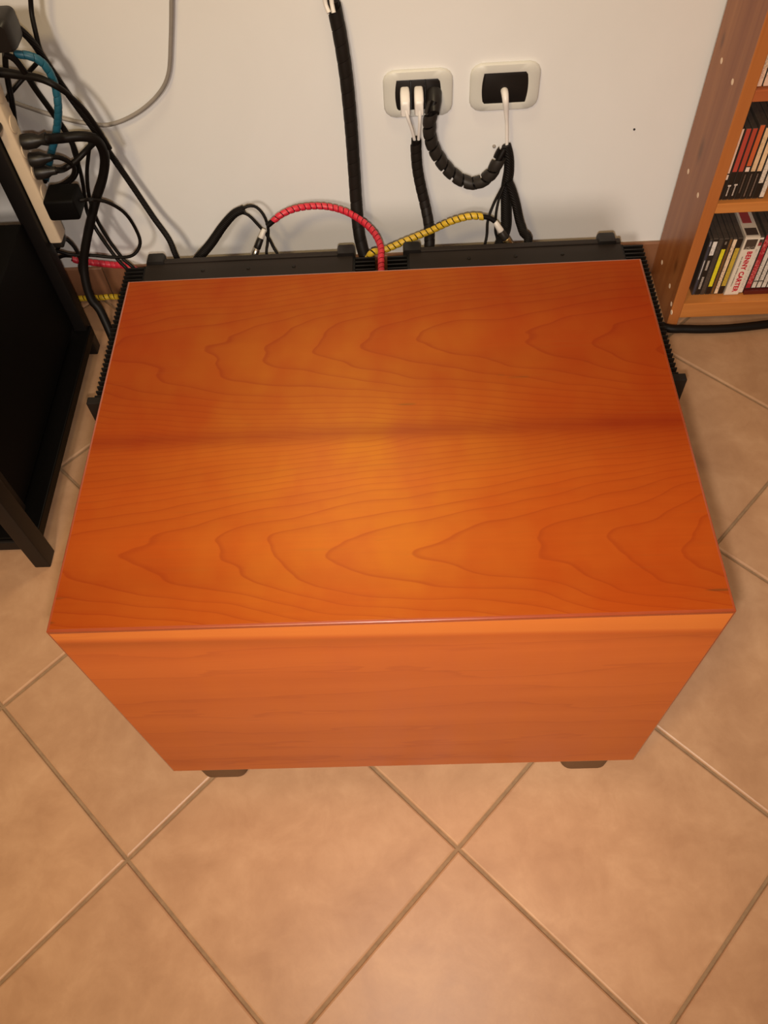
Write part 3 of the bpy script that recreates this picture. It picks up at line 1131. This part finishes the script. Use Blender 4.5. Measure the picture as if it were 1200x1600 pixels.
cable('cord', [(8, 84, .985), (9, 105, .985), (13, 130, .98), (19, 162, .97), (23, 192, .965), (28, 215, .95)], .0046, M_cable, 'short black cable dropping down just behind the top of the power strip')
cable('cord', [(141, 222, .99), (138, 245, .99), (136, 272, .99), (139, 305, .985), (150, 340, .98), (168, 372, .975), (192, 404, .965), (215, 425, .955), V((-.44, .945, .03))], .0034, M_cable,
      'thin black wire running down right past the adapter loop, upper of two')
cable('cord', [(112, 225, 1.0), (117, 243, 1.0), (124, 262, 1.0), (130, 290, 1.0), (136, 330, .995), (150, 358, .975), (168, 385, .965), (186, 408, .955), (205, 428, .945), V((-.46, .94, .03))], .0034, M_cable,
      'thin black wire running down right past the adapter loop, lower of two')
cable('cord', [(88, 392, .965), (100, 374, .965), (110, 379, .965), (120, 392, .965), (126, 408, .965), (128, 430, .96), V((-.60, .95, .02))], .0036, M_cable,
      'short black cord bulging under the foot of the power strip')
cable('cord', [(30, 446, .975), (48, 434, .975), (62, 424, .975), (80, 409, .972), (98, 400, .968), (112, 400, .966)], .0036, M_cable, 'short black cable lying behind the rear rack post')
wrapped('spiral_cable', [U(112, 404, 1, 1.035), U(122, 407, 1, 1.035), U(150, 411, 1, 1.035), U(178, 414, 1, 1.035), U(200, 417, 1, 1.03), V((-.47, 1.01, .07)), V((-.43, .98, .05))],
        .0055, .0110, .0104, M_red, 'red spiral wrapped cable low on the wall left of the cabinet', th=.0014)


def FY(px, py):
    p = U(px, py, 2, .0085)
    p.y = min(p.y, 1.048)
    return p


wrapped('spiral_cable', [FY(20, 451), FY(40, 455), FY(68, 459), FY(96, 462), FY(128, 462), FY(158, 463), FY(184, 461), V((-.49, 1.030, .0085)), V((-.43, 1.032, .0085))],
        .0050, .0112, .0092, M_yellow, 'yellow spiral wrapped cable lying on the floor left of the cabinet', th=.0014)
# thick black cable on the floor at the right
cable('cord', [V((.40, .955, .0090)), V((.50, .925, .0090)), U(1040, 512, 2, .0090), U(1070, 514, 2, .0090), U(1100, 514.5, 2, .0090), U(1140, 513, 2, .0090), U(1180, 509, 2, .0090), U(1220, 504, 2, .0090), V((.92, .90, .0090)), V((1.1, .89, .0090))],
      .0085, M_cable, 'thick black cable lying on the floor in front of the bookcase', step=.01, n=12)

# ------------------------------------------------------------------ bookcase
BX0, BX1, BY0, BY1 = .556, .5765, .894, WALL_Y - .0125
XE = 1.30
case = thing('bookcase', 'wooden bookcase with pale plugs in its side at the right edge', 'bookcase', (.93, .98, 0))
ZTOP = 1.25
bm = B()
bx(bm, (BX0, BY0 + .0012, .0008), (BX1, BY1, ZTOP), .0008)
sp = part('side_panel', bm, M_panel, case)
bm = B()
bx(bm, (BX0 - .0003, BY0, .0008), (BX1 + .0003, BY0 + .0045, ZTOP), .0018)
part('edge_strip', bm, M_edge, sp)
for px, py in ((1034, 410), (1046, 447), (1048.5, 475), (1048.5, 488), (1075, 268), (1090, 305), (1127, 95), (1144, 128)):
    p = U(px, py, 0, BX0 - .0004)
    bm = B()
    lathe_along(bm, p, p + V((1, 0, 0)), [(0, .0044), (.0005, .0050), (.0014, .0050)], 14)
    part('dowel_plug', bm, M_plug, sp, 40)
bm = B()
bx(bm, (XE, BY0, .0008), (XE + .02, BY1, ZTOP), .0012)
part('side_panel', bm, M_panel, case)
bm = B()
bx(bm, (BX1, BY1 - .008, .02), (XE, BY1 - .001, ZTOP), .0)
part('back_panel', bm, M_panel, case)
for k, (z0, z1) in enumerate(((.024, .060), (.270, .290), (.474, .493), (.68, .70), (.89, .91), (1.09, 1.11), (ZTOP - .02, ZTOP))):
    bm = B()
    bx(bm, (BX1 + .0004, BY0 + .001, z0), (XE - .0004, BY1 - .0085, z1), .0015)
    part('shelf', bm, M_shelf if k < 2 else M_shelf_red, case)
bm = B()
bx(bm, (BX1 + .0004, BY0 + .03, .0008), (XE - .0004, BY0 + .045, .0238))
part('plinth', bm, M_skirt, case)

# ------------------------------------------------------------------ compact discs
_mc = {}


def cmat(c, pr=None):
    k = (c, pr)
    if k not in _mc:
        if pr:
            _mc[k] = mat_print('spine_print', lin(c), lin(pr), .55)
        else:
            _mc[k] = plain('spine_paper', lin(c), .4, var=.06)
    return _mc[k]


def disc(x, w_, y, z, h, paper, label, blocks=(), group='compact discs on the bottom shelf', pr=None, depth=.128, case_m=None):
    """jewel case: dark clear case with a paper spine and printed blocks on it (fractions from the top)"""
    t = thing('compact_disc', label, 'CD', (x + w_ / 2, y + depth / 2, z), group)
    bm = B()
    g = .0004
    bx(bm, (x + g, y + .0012, z), (x + w_ - g, y + depth, z + h), .0008, 1)
    c = part('case', bm, case_m or M_case, t)
    bm = B()
    bx(bm, (x + .0009, y + .0004, z + .003), (x + w_ - .0009, y + .00115, z + h - .003))
    sp_ = part('spine', bm, cmat(paper, pr), t)
    for k, (f0, f1, u0, u1, col, pc_) in enumerate(blocks):
        bm = B()
        xa, xb = x + .0009 + (w_ - .0018) * u0, x + .0009 + (w_ - .0018) * u1
        bx(bm, (xa, y + .0001, z + h * (1 - f1)), (xb, y + .00038, z + h * (1 - f0)))
        part('spine_label', bm, cmat(col, pc_), sp_)
    return t


def text_on_spine(txt, size, loc, m, parent, bold=0.0):
    """lettering running down the spine, facing the room"""
    cu = bpy.data.curves.new('lettering', 'FONT')
    cu.body = txt
    cu.size = size
    cu.extrude = 0.00008
    cu.offset = bold
    cu.space_character = 1.10
    cu.align_x = 'LEFT'
    cu.align_y = 'CENTER'
    cu.resolution_u = 3
    tmp = bpy.data.objects.new('lettering', cu)
    COL.objects.link(tmp)
    dg = bpy.context.evaluated_depsgraph_get()
    me = bpy.data.meshes.new_from_object(tmp.evaluated_get(dg))
    COL.objects.unlink(tmp)
    bpy.data.objects.remove(tmp)
    me.materials.clear()
    me.materials.append(m)
    # x (reading) -> -z,  y (up of letters) -> +x,  normal -> -y
    R = Matrix(((0, 1, 0), (0, 0, -1), (-1, 0, 0))).to_4x4()
    me.transform(Matrix.Translation(V(loc) - root_of(parent).location) @ R)
    o = bpy.data.objects.new('lettering', me)
    COL.objects.link(o)
    o.parent = parent
    return o


def sx(px, y=.918, py=462):
    return U(px, py, 1, y).x


YB, ZB, HB = .918, .0604, .136
edges = [1080.0, 1084.8, 1093, 1100.5, 1108.5, 1113.7, 1120.3, 1128.8, 1151.4, 1158.4]
E_ = [sx(e) for e in edges]
E_[0] = max(E_[0], BX1 + .001)
WHT, CRM, BLK = (214, 206, 196), (226, 205, 178), (26, 22, 20)
spec = [
    ((58, 58, 70), 'slate blue CD leftmost on the bottom shelf against the side panel', [(.04, .12, .2, .8, (150, 145, 150), (60, 60, 70)), (.36, .70, .3, .8, (190, 184, 180), (90, 85, 90))], None),
    ((28, 24, 22), 'black CD with a white label at the top of its spine', [(.05, .28, .05, .95, (226, 218, 212), (150, 140, 135)), (.37, .54, .25, .75, (170, 160, 150), (60, 50, 45)), (.66, .88, .25, .75, (170, 160, 150), (60, 50, 45))], None),
    ((66, 58, 52), 'plain dark grey CD between the white labelled black one and the yellow blocked one', [], (90, 80, 72)),
    ((30, 22, 18), 'black CD with a long bright yellow block on its spine', [(.05, .10, .3, .7, (120, 110, 100), (50, 40, 35)), (.18, .84, .06, .94, (226, 214, 40), (190, 170, 40))], None),
    ((112, 78, 44), 'thin brown CD right of the bright yellow blocked one', [], (80, 52, 28)),
    ((232, 204, 172), 'cream CD with dark print between the brown and olive ones', [], (92, 58, 40)),
    ((34, 24, 18), 'olive yellow CD with black ends left of the white box set', [(.17, .84, .05, .95, (196, 166, 62), (150, 120, 40))], None),
    ((222, 210, 194), 'wide white CD box set with red lettering down its spine', [(.04, .20, .12, .88, (70, 58, 50), (200, 188, 172))], None),
    ((222, 212, 200), 'thin white CD with a dark red label, right of the white box set', [(.05, .10, .05, .95, (70, 50, 46), None), (.10, .155, .05, .95, (150, 58, 62), None)], (150, 140, 130)),
]
for k, (col, lab, bl, pr) in enumerate(spec):
    x0, x1 = E_[k], E_[k + 1]
    yy = YB - (.004 if k == 7 else 0)
    hh = HB + (.004 if k == 7 else (.001 if k == 8 else random.uniform(-.001, .0005)))
    t = disc(x0, x1 - x0 - .0003, yy, ZB, hh, col, lab, bl, pr=pr, case_m=cmat((196, 182, 166)) if k == 7 else None)
    if k == 7:
        spn = [c for c in t.children if c.name.startswith('spine')][0]
        x_ = x0 + (x1 - x0) * .62
        text_on_spine('BENNY CARTER', .0126, (x_, yy + .0002, ZB + hh * .765), cmat((190, 30, 52)), spn, bold=.0006)
        # small grey illegible subtitle beside it
        bm = B()
        for a, b_ in ((.32, .37), (.385, .50), (.515, .62), (.64, .66), (.67, .83)):
            zz = ZB + hh * (1 - a)
            while zz > ZB + hh * (1 - b_):
                hgt = random.uniform(.0009, .0016)
                bx(bm, (x0 + .0068, yy + .0002, zz - hgt), (x0 + .0068 + random.uniform(.0016, .0026), yy + .00038, zz))
                zz -= hgt + .0006
        part('small_print', bm, cmat((120, 112, 100)), spn)
        # red and dark picture printed on the top of the box
        bm = B()
        bx(bm, (x0 + .004, yy + .040, ZB + hh), (x1 - .008, yy + .075, ZB + hh + .0002))
        part('top_print', bm, cmat((150, 62, 62)), t)
        bm = B()
        bx(bm, (x0 + .003, yy + .006, ZB + hh), (x1 - .004, yy + .026, ZB + hh + .0002))
        part('top_print', bm, cmat((66, 54, 48), (190, 176, 160)), t)
# a dark case lying flat under the right part of the row
xr0 = E_[9] + .0006
t = thing('compact_disc', 'dark red CD lying flat under the red and white CDs at the right', 'CD', (xr0 + .07, YB + .05, .0604), 'compact discs on the bottom shelf')
bm = B()
bx(bm, (xr0 + .0002, YB - .004, .0604), (xr0 + .138, YB + .120, .0700), .0006, 1)
part('case', bm, plain('dark_red_case', (.10, .012, .010), .3), t)
x = xr0 + .001
row = [((168, 34, 48), 'red CD with pale print right of the white box set', [], (232, 150, 140), .0108),
       (WHT, 'white CD directly right of the red CD', [(.845, .86, 0, 1, (40, 34, 32), None)], (110, 98, 92), .0092),
       (WHT, 'white CD second to the right of the red CD', [(.845, .86, 0, 1, (40, 34, 32), None)], (110, 98, 92), .0092),
       (WHT, 'white CD third to the right of the red CD', [], (110, 98, 92), .0092),
       (WHT, 'white CD fourth to the right of the red CD', [], (110, 98, 92), .0092)]
for col, lab, bl, pr, wd in row:
    disc(x, wd, YB + .001, .0704, HB - .005, col, lab, bl, pr=pr)
    x += wd + .0006

# second shelf
Y2, Z2, H2, P2 = .903, .2904, .134, .0098
x = BX1 + .0012
DK = (30, 24, 20)
row2 = [(DK, 'pinkish white CD leftmost on the second shelf', [(.0, .60, .1, .8, (228, 190, 166), (196, 150, 126)), (.62, .69, .1, .8, (228, 200, 180), None)], .0076),
        (DK, 'first dull red CD on the second shelf, next to the pinkish white one', [(.0, .58, .05, .95, (176, 66, 54), None), (.77, .79, .15, .8, (205, 190, 180), None), (.79, .93, .35, .60, (190, 175, 165), (60, 50, 45))], P2),
        (DK, 'second dull red CD on the second shelf, left of the orange one', [(.0, .58, .05, .95, (172, 66, 48), None), (.76, .78, .15, .85, (205, 190, 180), None), (.78, .93, .35, .60, (190, 175, 165), (60, 50, 45))], P2),
        (DK, 'orange CD on the second shelf', [(.0, .525, .05, .95, (196, 92, 50), None), (.54, .60, .1, .9, (230, 205, 190), None), (.64, .9, .4, .6, (110, 90, 80), (30, 24, 20))], P2),
        (DK, 'first cream topped CD right of the orange one', [(.0, .585, .05, .95, (222, 186, 146), (176, 140, 96)), (.62, .95, .4, .6, (120, 100, 90), (30, 24, 20))], P2),
        (DK, 'second cream topped CD right of the orange one', [(.0, .585, .05, .95, (228, 192, 150), (196, 150, 110)), (.62, .95, .4, .6, (130, 110, 100), (30, 24, 20))], P2),
        (DK, 'white CD with a black lower end on the second shelf', [(.0, .76, .05, .95, (222, 206, 190), (150, 134, 120))], P2),
        (DK, 'white CD at the photo edge on the second shelf', [(.0, .97, .05, .95, (222, 206, 190), (150, 134, 120))], P2)]
for k, (col, lab, bl, wd) in enumerate(row2):
    disc(x, wd, Y2, Z2, H2 + (.005 if k == 3 else 0), col, lab, bl, group='compact discs on the second shelf')
    x += wd + .0005
# third shelf, only their feet in view
x = BX1 + .0012
for k, lab in enumerate(('pale CD leftmost on the third shelf', 'second pale CD on the third shelf')):
    disc(x, P2, Y2, .4934, H2, (216, 188, 160), lab, [(.78, .99, .05, .95, (226, 188, 164), (150, 110, 86))], group='compact discs on the third shelf', pr=(140, 110, 90))
    x += P2 + .0006
